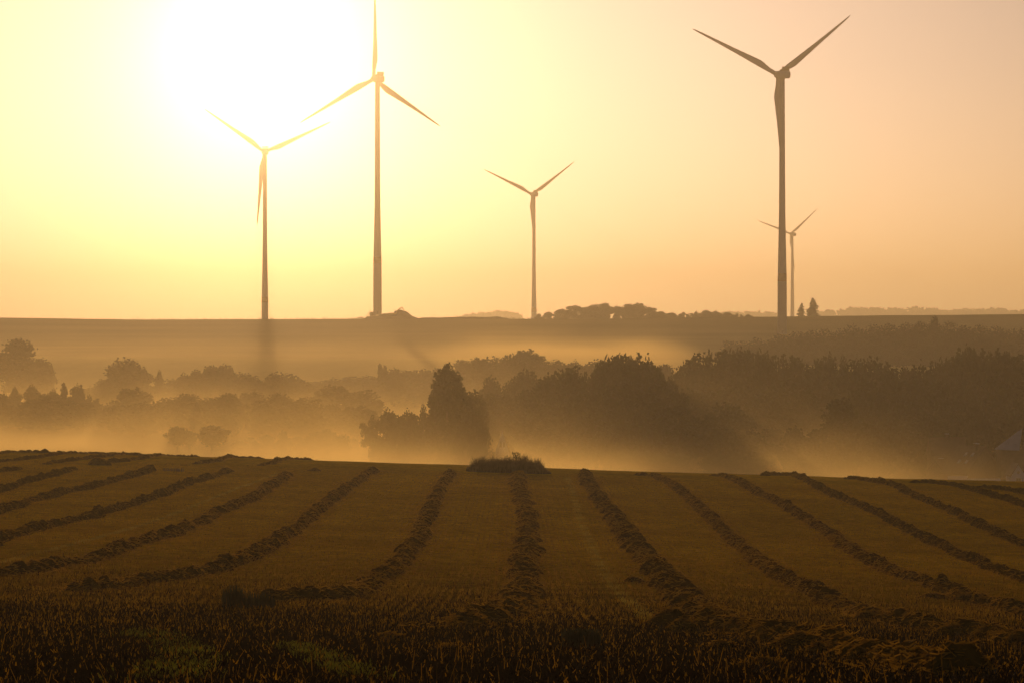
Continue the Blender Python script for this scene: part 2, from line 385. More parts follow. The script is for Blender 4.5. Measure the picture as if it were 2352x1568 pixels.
WR = [
 ('A',[(-60,365),(130,295),(230,265),(330,245),(400,215),(480,200)],'straw windrow on the far left, cut by the left edge, ending below the single heap'),
 ('A',[(-60,222),(60,208),(140,198)],'short straw windrow stub at the left edge of the upper field'),
 ('A',[(-60,500),(0,475),(100,440),(250,395),(400,350),(550,325),(700,285),(850,245),(980,205)],'straw windrow at left ending under the misty small trees'),
 ('A',[(-60,690),(40,640),(200,590),(400,545),(600,505),(750,450),(900,405),(1050,360),(1150,310),(1280,270),(1470,212)],'long straw windrow at left, directly above the thin green wheel track'),
 ('A',[(-60,885),(100,868),(230,850),(400,815),(550,795),(700,745),(850,690),(1000,645),(1150,595),(1300,540),(1350,500),(1500,440),(1640,380),(1700,320),(1780,275),(1850,230)],'long straw windrow directly below the thin green wheel track on the left'),
 ('A',[(430,990),(560,975),(700,965),(850,940),(1000,910),(1100,900),(1250,870),(1400,845),(1550,780),(1650,740),(1750,680),(1850,615),(1950,540),(2000,480),(2100,410),(2200,330),(2300,270),(2370,225),(2400,212)],'curving straw windrow whose near end lies free at lower left'),
 ('B',[(-440,1052),(-330,1035),(-200,1038),(-80,1032),(0,1012),(100,1000),(200,950),(300,890),(380,830),(430,760),(480,700),(520,640),(540,570),(570,500),(610,430),(640,360),(680,290),(740,225)],'curving straw windrow ending at the dark upright weed tuft in front'),
 ('B',[(800,1225),(880,1195),(1000,1160),(1100,1110),(1180,1050),(1210,960),(1190,880),(1210,780),(1210,700),(1220,620),(1220,540),(1200,460),(1180,380),(1160,310),(1150,228)],'central straw windrow running straight up to the grass island'),
 ('B',[(1580,240),(1620,320),(1680,410),(1760,490),(1830,580),(1880,670),(1960,760),(2050,860),(2130,950),(2230,1050),(2310,1110),(2380,1180),(2480,1230),(2640,1250),(2760,1300),(2930,1330),(3080,1350),(3230,1390),(3400,1430),(3560,1455),(3780,1500),(3960,1540)],'ragged straw windrow starting right of the grass island and bending to the bottom right'),
 ('B',[(1900,236),(2030,245),(2120,290),(2238,370),(2330,460),(2400,530),(2480,610),(2570,700),(2670,780),(2790,860),(2910,930),(3050,1000),(3150,1050),(3300,1105),(3450,1160),(3600,1185),(3770,1215),(3950,1245),(4150,1280),(4450,1330)],'straw windrow second to the right of the grass island, leaving at the lower right edge'),
 ('C',[(220,240),(320,245),(430,290),(520,340),(640,400),(760,470),(880,540),(1000,620),(1100,700),(1220,770),(1360,840),(1500,900),(1650,950),(1800,1000),(1900,1040),(2050,1080),(2300,1140)],'straw windrow third to the right of the grass island'),
 ('C',[(560,240),(700,233),(780,245),(880,290),(1000,360),(1120,410),(1280,470),(1420,550),(1560,620),(1700,690),(1850,760),(2000,820),(2150,880),(2300,930)],'straw windrow fourth to the right of the grass island'),
 ('C',[(1090,262),(1180,262),(1300,285),(1420,310),(1560,380),(1700,440),(1850,510),(2000,580),(2150,650),(2300,710)],'straw windrow fifth to the right of the grass island'),
 ('C',[(1500,285),(1650,288),(1800,305),(1950,345),(2100,390),(2300,455)],'straw windrow on the right crest in front of the white garden wall'),
 ('C',[(1900,318),(2000,318),(2120,335),(2300,368)],'rightmost straw windrow on the crest below the white gable'),
 ('A',[(1240,168),(1330,160),(1400,147),(1480,124),(1600,113),(1700,121)],'short straw windrow on the crest with a humped near end at left'),
 ('A',[(1670,178),(1750,162),(1850,126),(1900,116),(2000,124)],'short straw windrow on the crest nearest the grass island on its left'),
 ('A',[(-60,160),(0,150),(150,138),(300,117),(450,97),(580,94),(690,104)],'straw windrow on the upper left crest ending under the dark conifers'),
 ('A',[(-60,104),(0,98),(80,82),(200,92),(340,97)],'topmost straw windrow on the left skyline of the field'),
 ('A',[(290,170),(400,153),(500,139),(640,124),(700,110),(800,107),(930,114)],'faint straw windrow on the crest just behind the single heap'),
 ('A',[(700,158),(800,148),(930,126),(1040,112),(1160,113),(1280,118)],'faint straw windrow on the crest below the two misty round trees'),
]
for k,(zn,pts,lab) in enumerate(WR):
    fz = {'A':zA,'B':zB,'C':zC}[zn]
    pp = [fz(p) for p in pts]
    top = k>=15
    windrow(pp, lab, width=(.9 if top else (1.5 if k in (7,8) else 1.15)), height=(.26 if top else (.44 if k==8 else .35)), end0=not (pp[0][0]<-5), end1=not(pp[-1][0]>2360))

def heap(px,py,w,h,label,name='straw_heap',mat='straw',group=None, dep=1.0, sd=0, cat='heap', d=None):
    if d is None: X,Y = hit(px,py)
    else: X,Y = at(px,d), d
    nr, na = 14, 40
    V=[];
    r = np.linspace(0,1,nr); a = np.linspace(0,2*math.pi,na,endpoint=False)
    R,A = np.meshgrid(r,a,indexing='ij')
    lob = 1+0.22*vnoise(np.cos(A)*1.7+sd,np.sin(A)*1.7,sd+31)*2
    xx = X+np.cos(A)*R*w/2*lob; yy = Y+np.sin(A)*R*w/2*dep*lob
    hh = h*(1-R**2.2)**.8*(1+0.5*fbm(xx/(w*.25),yy/(w*.25),sd+40,4)) if True else 0
    V = np.stack([xx.ravel(),yy.ravel(),(ground(xx,yy)+np.maximum(hh,0)-.04).ravel()],1)
    idx = np.arange(nr*na).reshape(nr,na); nxt=np.roll(idx,-1,1)
    Q = np.stack([idx[:-1].ravel(),idx[1:].ravel(),nxt[1:].ravel(),nxt[:-1].ravel()],1)
    mats=[M[mat]]; VV=V; QQ=Q; mi=np.zeros(len(Q))
    if mat=='straw':
        k=int(w*w*dep*90)+60
        P = V[RNG.integers(0,len(V),k)]+np.array([0,0,.02])
        ang=RNG.uniform(0,6.28,k); ln=RNG.uniform(.08,.28,k)
        D=np.stack([np.cos(ang),np.sin(ang),RNG.normal(0,.4,k)],1)*ln[:,None]; S=np.array([[0,0,.011]])+np.stack([-np.sin(ang),np.cos(ang),0*ang],1)*.011
        VS=np.stack([P-D*.5-S,P-D*.5+S,P+D*.5+S,P+D*.5-S],1).reshape(-1,3)
        VV=np.concatenate([V,VS]); QQ=np.concatenate([Q,np.arange(4*k).reshape(k,4)+len(V)]); mi=np.concatenate([mi,np.ones(k)]); mats.append(M['strand'])
    o = link(name, mesh_np(name, VV, QQ, 4, mats, smooth=(mi==0), matidx=mi))
    return tag(o,label,cat,group)
HG='loose straw heaps on the field'
heap(*zA((635,172)),2.3,.75,'single dark straw heap standing alone on the upper left crest',group=HG,sd=1)
heap(*zB((2120,1215)),1.5,.62,'large black clod of straw beside the end of the green wheel track',group=HG,sd=2)
heap(*zB((2205,1240)),1.1,.35,'smaller clod leaning on the large black one',group=HG,sd=3)
heap(*zB((1890,918)),1.1,.22,'small low straw heap just right of the green wheel track',group=HG,sd=4)
heap(*zC((520,1248)),1.2,.42,'dark rounded clod at the upper bend of the ragged windrow',group=HG,sd=5)
heap(*zC((660,1300)),1.2,.40,'dark clod in the middle of the ragged windrow bend',group=HG,sd=6)
heap(*zC((800,1375)),1.7,.45,'widest dark clod on the ragged windrow at bottom right',group=HG,sd=7)
heap(*zC((910,1410)),1.0,.28,'low clod right below the widest dark clod',group=HG,sd=8)
heap(*zC((310,1355)),.9,.22,'flat clod lying apart in front of the ragged windrow',group=HG,sd=9)
heap(*zC((570,1475)),1.2,.2,'flat dark straw wad near the bottom edge right of centre',group=HG,sd=10)
heap(*zC((1670,1020)),1.6,.22,'flat straw wad left of the third windrow in the right foreground',group=HG,sd=11)
heap(*zC((1865,1045)),1.4,.35,'small rounded heap on the third windrow at right',group=HG,sd=12)
heap(*zB((350,1300)),1.0,.22,'low straw lump in the dark foreground left of centre',group=HG,sd=13)
heap(*zB((710,1355)),.9,.14,'flat straw lump in the foreground below the central windrow',group=HG,sd=14)
heap(*zB((1030,1140)),1.5,.4,'dark hump where the central windrow bends left',group=HG,sd=15)
heap(*zC((1260,1160)),1.3,.35,'dark hump on the second windrow in the right foreground',group=HG,sd=16)
heap(*zC((1800,1265)),1.6,.35,'dark hump on the second windrow near the right edge',group=HG,sd=17)
heap(*zA((2010,210)),1.6,.25,'low lump between the curving left windrow top and the crest',group=HG,sd=18)

# ------------------------------------------------------------------ grass island on the crest and weed tufts
def tuft_obj(name, label, cx, cy, rx, ry, hfun, n, mats, w=.03, lean=.12, group=None, cat='grass'):
    r = np.sqrt(RNG.uniform(0,1,n)); a = RNG.uniform(0,6.283,n)
    x = cx+rx*r*np.cos(a); y = cy+ry*r*np.sin(a)
    h = hfun((x-cx)/rx, r)
    P = np.stack([x,y,ground(x,y)],1)
    ang = RNG.uniform(0,math.pi,n); ww = w*RNG.uniform(.6,1.5,n); hh = h*RNG.uniform(.5,1.15,n)
    dx=np.cos(ang)*ww/2; dy=np.sin(ang)*ww/2; lx=RNG.normal(0,lean,n)*hh; ly=RNG.normal(0,lean,n)*hh
    A=P+np.stack([-dx,-dy,0*dx-.05],1);B=P+np.stack([dx,dy,0*dx-.05],1)
    C=P+np.stack([lx*.35+dx,ly*.35+dy,hh*.6],1);D=P+np.stack([lx*.35-dx,ly*.35-dy,hh*.6],1)
    E=P+np.stack([lx+dx*.3,ly+dy*.3,hh],1);G=P+np.stack([lx-dx*.3,ly-dy*.3,hh],1)
    V=np.stack([A,B,C,D,E,G],1).reshape(-1,3)
    b=np.arange(n)[:,None]*6
    Q=np.concatenate([b+np.array([[0,1,2,3]]), b+np.array([[3,2,4,5]])])
    mi = (hh<h*.72).astype(int) if len(mats)>1 else np.zeros(n,int)
    o=link(name, mesh_np(name,V,Q,4,mats,matidx=np.concatenate([mi,mi])))
    return tag(o,label,cat,group)
gx, gy = at(1168,308), 308
def isl(u, r):
    top = np.interp(u,[-1,-.92,-.55,-.3,.05,.45,.75,.95,1],[1.25,1.75,1.72,1.15,1.45,1.70,1.5,.9,.5])
    return top*np.clip(1.15-.25*r,0,1)*(1+.55*fbm(u*7,r*3,66,4))*(1-.65*sstep(.72,1.0,r))
o = tuft_obj('grass_island','island of tall uncut dry grass with green undergrowth standing on the crest',gx,gy,4.6,1.8,isl,7000,[M['tallgrass'],M['darkgrass']],w=.035,lean=.13)
def tall_weed(px, d, h, label):
    t = empty('tall_weed',(at(px,d),d-.3,gz(at(px,d),d)),label,'weed','tall weeds above the grass island')
    mb=MB(); mb.tube([(0,0,0),(.03,0,h*.6),(0.0,0,h)],[.02,.015,.008],5)
    mb.build('stem',M['darkgrass'],t)
    n=46; P=np.stack([RNG.normal(0,.16,n),RNG.normal(0,.12,n),RNG.uniform(h*.72,h*1.02,n)],1)
    V,Q=blades(P,.16,.09,.6); link('leaves',mesh_np('leaves',V,Q,4,M['darkgrass']),t)
tall_weed(1183,307,2.12,'left one of the two leafy weeds rising above the grass island')
tall_weed(1191,307.5,2.08,'right one of the two leafy weeds rising above the grass island')
hx,hy=hit(570,1395)
tuft_obj('weed_tuft','dark upright weed tuft at the near end of a curving windrow, lower left',hx,hy,.95,.4,lambda u,r: np.interp(u,[-1,-.5,0,.6,1],[.6,.75,.45,.5,.35]),520,[M['darkgrass']],w=.03,lean=.08,cat='weeds')
hx,hy=hit(*zB((1560,1340)))
tuft_obj('weed_tuft','faint dark weed tuft in the foreground right of the centre',hx,hy,.5,.3,lambda u,r: .42+0*u,500,[M['darkgrass']],w=.025,lean=.08,cat='weeds')
hx,hy=hit(*zA((1110,212)))
tuft_obj('weed_tuft','small faint grass tuft on the upper left field below the misty trees',hx,hy,1.1,.6,lambda u,r: .34+0*u,170,[M['tallgrass']],w=.03,lean=.1,cat='weeds')

# ------------------------------------------------------------------ trees
def leaf_cloud(C, R, n, size, rng, flat=1.0, shell=.45):
    """leaf clumps spread through ellipsoids C (k,3) radii R (k,3)"""
    k=len(C); vol=(R[:,0]*R[:,1]*R[:,2])**.72; pick=rng.choice(k,n,p=vol/vol.sum())
    d=rng.normal(0,1,(n,3)); d/=np.linalg.norm(d,axis=1)[:,None]
    rr=rng.uniform(0,1,n)**shell
    rr=rr*(1+0.05*rng.normal(0,1,n))
    P=C[pick]+d*R[pick]*rr[:,None]
    nrm=rng.normal(0,1,(n,3)); nrm/=np.linalg.norm(nrm,axis=1)[:,None]
    t=np.cross(nrm,rng.normal(0,1,(n,3))); t/=np.linalg.norm(t,axis=1)[:,None]; b=np.cross(nrm,t)
    s=size*rng.uniform(.5,1.35,n)[:,None]
    V=np.stack([P-t*s*.6,P-b*s*.45+t*s*.05,P+t*s*.6,P+b*s*.45],1).reshape(-1,3)
    return V, np.arange(4*n).reshape(n,4)
def make_tree_meshes(kind, seed):
    """unit-ish tree 10 m tall; returns trunk mesh, crown mesh"""
    r=np.random.default_rng(seed); mb=MB(); C=[];R=[]
    H=10.
    if kind in('broad','open','lollipop'):
        zb={'broad':.2,'open':.6,'lollipop':2.6}[kind]; wr={'broad':3.9,'open':3.2,'lollipop':3.4}[kind]
        tr=.26
        mb.tube([(0,0,-.5),(.05,0,zb),(.1*r.normal(),.1*r.normal(),H*.5),(.2*r.normal(),.2*r.normal(),H*.8)],[tr*1.4,tr,tr*.6,tr*.2],8)
        nl=30 if kind=='broad' else (22 if kind=='lollipop' else 15)
        zc=(zb+H)/2; rz=(H-zb)/2
        for i in range(nl):
            d_=r.normal(0,1,3); d_/=np.linalg.norm(d_); q=r.uniform(.5,.86) if kind!='open' else r.uniform(.55,1.0)
            wl=wr*(1-.22*max(0,-d_[2])) ; s=r.uniform(.75,1.35)*(1. if kind=='broad' else .8)
            c=(d_[0]*wl*q*.86,d_[1]*wl*q*.86,zc+d_[2]*(rz-.7)*q); C.append(c);R.append((s*1.15,s*1.15,s))
            if i%3==0: mb.tube([(0,0,max(zb,min(c[2]*.5,H*.6))),(c[0]*.5,c[1]*.5,c[2]*.85),c],[tr*.45,tr*.25,.04],5)
        for q in range(3): C.append((0,0,zc-rz*.5+q*rz*.5)); R.append((wr*(.55 if kind!='open' else .3),wr*(.55 if kind!='open' else .3),rz*.42))
        n=6500 if kind=='broad' else 3200; size=.40; mat=M['leaf1'] if seed%2 else M['leaf2']
    elif kind=='poplar':
        mb.tube([(0,0,-.5),(0,0,H*.5),(0,0,H*.92)],[.2,.13,.03],7)
        for i in range(26):
            zz=r.uniform(.8,H-.6); env=np.interp(zz,[0,1.5,4,7,H],[.4,1.15,1.35,1.0,.2]); a=r.uniform(0,6.283)
            C.append((env*.55*math.cos(a),env*.55*math.sin(a),zz));R.append((.62,.62,1.05))
        n=3600; size=.33; mat=M['leaf1']
    elif kind=='conifer':
        mb.tube([(0,0,-.5),(0,0,H*.5),(0,0,H*.97)],[.22,.13,.02],7)
        for lv in range(15):
            zz=1.0+lv*(H-1.3)/15; rad=(1-zz/H)**.85*2.5+.15
            for j in range(6):
                a=r.uniform(0,6.283); q=rad*r.uniform(.45,1.05)
                C.append((q*.6*math.cos(a),q*.6*math.sin(a),zz-.12*q));R.append((max(q*.55,.2),max(q*.55,.2),.36))
        n=4200; size=.30; mat=M['leaf3']
    elif kind=='shrub':
        mb.tube([(0,0,-.5),(.1,0,3),(0,.1,6)],[.25,.18,.06],6)
        for i in range(20):
            a=r.uniform(0,6.283); q=r.uniform(0,4.6); zz=r.uniform(1.5,8.2)*(1-.35*(q/4.6)**2); C.append((q*math.cos(a),q*math.sin(a),zz)); R.append((1.9,1.9,1.6))
        n=3400; size=.5; mat=M['leaf2']
    C=np.array(C);R=np.array(R)
    V,Q=leaf_cloud(C,R,n,size,r)
    V[:,2]=np.maximum(V[:,2],.05)
    zm = V[:,2].max(); sc = H/np.percentile(V[:,2],99.8)
    V = V*np.array([1,1,sc])
    crown=mesh_np('crown',V,Q,4,mat)
    me=bpy.data.meshes.new('trunk'); me.from_pydata(mb.v,[],mb.f); me.materials.append(M['bark'])
    wid = np.percentile(V[:,0],98.5)-np.percentile(V[:,0],1.5)
    return me, crown, wid
PROTO={}
for kd,seeds in (('broad',(1,2,3,4,5)),('open',(11,12)),('lollipop',(21,22)),('poplar',(31,32)),('conifer',(41,42,43)),('shrub',(51,52))):
    PROTO[kd]=[make_tree_meshes(kd,s) for s in seeds]
NAMES={'broad':'broadleaf_tree','open':'sparse_tree','lollipop':'round_tree','poplar':'poplar_tree','conifer':'conifer_tree','shrub':'bush'}
def tree(px, top, d, kind, wpx, label, group=None, var=None):
    X=at(px,d); zg=gz(X,d)-.2; zt_=zt(top,d); h=max(zt_-zg,2.0)
    tm,cm,wid=PROTO[kind][random.randrange(len(PROTO[kind])) if var is None else var%len(PROTO[kind])]
    w = wpx/F*d
    cat={'shrub':'bush'}.get(kind,'tree')
    t=empty(NAMES[kind],(X,d,zg),label,cat,group,random.uniform(0,6.28))
    t.scale=(w/wid,w/wid,h/10.0)
    link('trunk',tm,t); link('crown',cm,t)
    return t

# distinctive trees, each with its own label
T=tree
T(42,781,1050,'broad',100,'large round hazy tree at the far left edge, highest of its group')
T(98,826,1040,'broad',62,'lower hazy tree right beside the large round one at the far left')
T(290,825,950,'broad',72,'tall hazy round tree left of centre with a small sparse tree beside it',var=0)
T(330,846,948,'open',44,'open-crowned hazy tree leaning out right of the tall round one')
T(366,853,948,'open',26,'tiny sparse hazy tree standing free right of the tall round tree')
T(304,893,790,'broad',84,'darker green bushy tree in the left mist, nearer than the tall round one')
T(452,924,720,'conifer',42,'slim conical tree in the mist above the two small round trees')
T(409,979,655,'lollipop',50,'small round tree with a visible bare trunk in the mist, left one of a pair',var=0)
T(436,990,662,'lollipop',30,'narrow drooping small tree between the two small round trees',var=1)
T(488,977,650,'lollipop',64,'small round full tree in the mist, right one of the pair',var=1)
T(580,902,800,'broad',88,'round hazy tree in the mist above the faint shrub row')
T(764,888,830,'broad',96,'broad hazy tree in the mist left of the dark poplars')
T(838,898,850,'broad',84,'broad hazy tree just left of the ragged dark trees')
T(874,836,1050,'poplar',15,'left one of two thin poplars poking from the hazy tree line')
T(884,840,1051,'poplar',13,'right one of two thin poplars poking from the hazy tree line')
T(1012,851,622,'poplar',44,'left poplar of the tall dark clump in the centre',var=0)
T(1027,838,618,'poplar',42,'tallest poplar of the dark clump in the centre',var=1)
T(1044,855,622,'poplar',44,'right poplar of the dark clump in the centre',var=0)
T(1056,880,624,'poplar',40,'shortest poplar on the right flank of the dark central clump',var=1)
T(1000,893,630,'poplar',40,'low poplar on the left flank of the dark central clump',var=1)
T(1084,903,628,'broad',72,'dark round tree growing against the right side of the poplars')
T(1100,935,612,'broad',42,'small dark tree at the right foot of the poplar clump')
T(972,933,632,'open',50,'ragged dark tree touching the left side of the poplars')
T(938,946,640,'open',56,'ragged open tree second left of the poplars')
T(893,944,640,'open',62,'ragged spreading dark tree left of the poplars')
T(856,956,645,'open',58,'leftmost ragged tree of the dark clump')
T(1128,868,800,'broad',62,'hazy round tree behind, just right of the poplar clump')
T(1208,853,800,'broad',78,'hazy round tree filling the gap before the dark wood')
T(1168,882,790,'broad',50,'low hazy tree between two round ones right of the poplars')
T(1210,807,1060,'broad',78,'highest hazy tree on the pale tree line above the centre')
T(1422,818,690,'broad',88,'highest dark crown on the left half of the wood, with bare twigs beside it')
T(1312,847,668,'broad',92,'wide dark crown at the upper left of the dark wood')
T(1930,918,640,'broad',110,'big dark round tree standing out in the middle of the right wood')
T(2352,925,705,'broad',74,'dark tree cut by the right edge above the tin roof')
T(2222,804,800,'broad',72,'highest crown of the dark wood near the right edge')
T(1841,697,1940,'conifer',21,'smaller of two dark trees on the ridge beside the small wind turbine',var=0)
T(1867,685,1935,'conifer',31,'larger of two dark trees on the ridge beside the small wind turbine',var=1)
T(2147,729,1310,'broad',26,'single round crown poking above the far hillside wood')
row_low=[(985,985),(905,985,52),(868,1000,44),(935,980,50),(950,990),(1060,975),(1100,988),(1020,970)]
# groups whose members nothing tells apart
def row(lst, d, kinds, label, group, w0=58, jd=18):
    for (px,top,*w) in lst:
        ww = w[0] if w else w0*random.uniform(.8,1.25)
        tree(px+random.uniform(-3,3), top, d+random.uniform(-jd,jd), random.choice(kinds), ww, label, group)
row(row_low,632,['shrub'],'dim bush at the foot of the dark poplar clump','bushes below the poplars',60,6)
row([(12,906),(34,892,34),(74,886,44),(100,904),(122,897),(147,880,40),(176,886,34),(188,884,30),(205,908),(225,915),(162,912)],800,['open','open','conifer'],'pointed dark tree in the left edge conifer stand','conifers at the left edge',40)
row([(212,890),(238,872),(262,868),(312,862),(270,900),(395,872),(425,860),(448,852),(486,842),(515,839),(552,858),(585,866),(632,857),(660,860),(700,878),(680,888),(340,886),(372,890),(600,886),(540,880)],950,['broad','broad','open'],'hazy tree in the pale belt between the left edge and the dark poplars','hazy tree belt on the left')
row([(735,876),(770,870),(805,866),(845,864),(905,848),(935,852),(968,850),(1000,846),(1062,828),(1098,824),(1140,822),(1172,816),(1245,822),(1280,829),(1322,832),(1355,834),(1380,828),(1025,850),(900,872),(960,874),(1400,838),(1440,836),(1490,834),(1530,838)],1060,['broad','broad','open'],'pale hazy tree on the far tree line above the centre','pale hazy tree line in the centre',66)
row([(550,1010),(580,1004),(612,998),(652,990),(688,1002),(722,992),(748,985),(778,998),(805,1006)],700,['shrub'],'faint bush in the misty hedge row right of the small round trees','misty bushes in the valley',46)
row([(235,930),(190,925),(140,915),(70,920),(20,915),(330,925),(385,915),(520,905),(640,905),(700,915),(820,935),(100,910),(-10,905),(280,930),(430,905),(480,915),(760,930),(600,920),(0,950),(110,950),(220,955),(670,945),(790,955)],760,['broad'],'dim tree low in the mist of the left valley','trees deep in the left mist',75)
row([(1218,898),(1238,878),(1262,866),(1285,856),(1345,862),(1378,842),(1395,828),(1455,822),(1482,830),(1510,852),(1538,876),(1558,902),(1225,925),(1200,935)],690,['broad','broad','broad','open'],'dark crown along the upper edge of the wood right of the poplars','dark wood left part, upper crowns',74)
row([(1215,955),(1260,925),(1300,900),(1350,905),(1400,890),(1450,880),(1500,900),(1545,935),(1240,960),(1330,950),(1420,940),(1510,955),(1570,965),(1290,965),(1380,968),(1470,965)],650,['broad'],'dark crown inside the wood right of the poplars','dark wood left part, inner crowns',88)
row([(1562,850),(1585,828),(1604,816),(1628,812),(1660,810),(1682,811),(1708,809),(1742,812),(1766,818),(1800,822),(1826,823),(1850,842),(1884,830),(1906,820),(1936,822),(1965,832),(1996,828),(2030,842),(2062,850),(2092,848),(2118,842),(2142,838),(2166,832),(2190,826),(2206,810),(2246,812),(2274,816),(2300,812),(2326,822),(2350,816)],810,['broad','broad','broad','open'],'dark crown along the skyline of the right hand wood','dark wood right part, skyline crowns',68)
L2=[]
for yy,dd,st in ((868,770,52),(905,730,56),(945,690,60),(985,655,62)):
    q=1580+random.uniform(0,20)
    lst=[]
    while q<2380:
        if q<2060 or dd>760: lst.append((q, yy+random.uniform(-16,14)))
        q+=st*random.uniform(.8,1.2)
    row(lst,dd,['broad'],'dark crown deep inside the right hand wood','dark wood right part, inner crowns',82)
row([(1236,721,16),(1258,717,26),(1290,711,34),(1318,702,40),(1344,707,34),(1368,700,40),(1392,697,34),(1418,704,34),(1442,699,38),(1466,697,40),(1490,706,34),(1516,716,34),(1545,719,30),(1570,717,26),(1598,716,26),(1622,713,22),(1645,716,24),(1668,718,26),(1692,720,24),(1716,723,22)],1965,['broad','broad','open'],'small tree in the grove on the ridge between two wind turbines','ridge grove',30,10)

# far woods that read as one mass
def wood(name, label, tops, d, depth, tree_w, leaf, seed, per=420):
    r=np.random.default_rng(seed); C=[];R=[]
    pxs=np.array([t[0] for t in tops]); tys=np.array([t[1] for t in tops])
    X0,X1=at(pxs[0],d),at(pxs[-1],d)
    for j in range(depth):
        x=X0+r.uniform(0,tree_w)
        while x<X1:
            px=x/d*F+1176; y=d-j*tree_w*.9+r.uniform(-2,2)
            top=zt(np.interp(px,pxs,tys),d)-r.uniform(0,.22)*tree_w - j*1.6
            g=gz(x,y); 
            zc=g+.2
            s=tree_w*.62*r.uniform(.8,1.2)
            z=top-s*.8
            while z>g:
                C.append((x+r.uniform(-.2,.2)*s,y+r.uniform(-.3,.3)*s,z)); R.append((s,s,s*.9)); z-=s*.9
                if len(C)>6000: break
            x+=tree_w*r.uniform(.6,1.1)
    C=np.array(C);R=np.array(R)
    V,Q=leaf_cloud(C,R,min(int(len(C)*per),260000),leaf,r,shell=.35)
    o=link(name,mesh_np(name,V,Q,4,M['leaf1'])); tag(o,label,'wood',kind='stuff')
wood('hillside_wood','dense hazy wood covering the far right hillside below the ridge',[(1648,787),(1662,779),(1700,776),(1720,779),(1740,771),(1765,775),(1790,763),(1830,757),(1850,756),(1880,753),(1950,745),(2020,741),(2080,738),(2200,742),(2260,747),(2352,754),(2480,758)],1300,4,8,.8,5,420)
wood('distant_wood','pale wood on the farthest horizon at right, almost lost in haze',[(1860,716),(1900,711),(1950,708),(1985,703),(2040,706),(2100,704),(2170,708),(2230,709),(2290,707),(2352,709),(2480,706)],5900,2,22,6,6,150)
wood('distant_wood','pale wood on the farthest horizon in the centre, almost lost in haze',[(1040,728),(1075,719),(1100,718),(1150,714),(1180,716),(1195,726)],5600,2,20,6,7,150)
wood('distant_wood','faint low wood on the horizon between the two right wind turbines',[(1560,722),(1640,716),(1700,714),(1760,716),(1800,718)],5800,2,20,6,8,130)

# ------------------------------------------------------------------ wind turbines
def blade_mesh(R, flip=1):
    mb=MB(); rs=[]
    for s in np.concatenate([[.02,.045,.07,.10,.14,.18,.22],np.linspace(.28,.97,12),[.99,1.0]]):
        r=R*s
        ch=np.interp(s,[0,.05,.10,.16,.21,.30,.5,.75,.93,.985,1],[.040,.040,.045,.062,.070,.062,.043,.027,.016,.009,.002])*R
        th=ch*np.interp(s,[0,.05,.12,.21,.35,1],[1,1,.62,.36,.24,.16])
        tw=math.radians(np.interp(s,[0,.1,.3,.6,1],[14,14,8,3,-1]))
        pre=R*.035*s*s
        ring=[]
        for k in range(14):
            a=2*math.pi*k/14
            u=math.cos(a)*.5; v=math.sin(a)*.5
            lead = .5 if s<.06 else np.interp(s,[.06,.2,1],[.5,.30,.30])
            cx=(u+.5-lead)*ch                 # + towards the trailing edge
            tz=v*th*(1 if s<.1 else (1.15-.9*(u+.5)))
            # local frame: X chord, Y rotor axis (upwind), Z span
            x=cx*math.cos(tw)-tz*math.sin(tw); y=cx*math.sin(tw)+tz*math.cos(tw)
            ring.append((x*flip,y+pre,r))
        rs.append(ring)
    mb.rings(rs); return mb
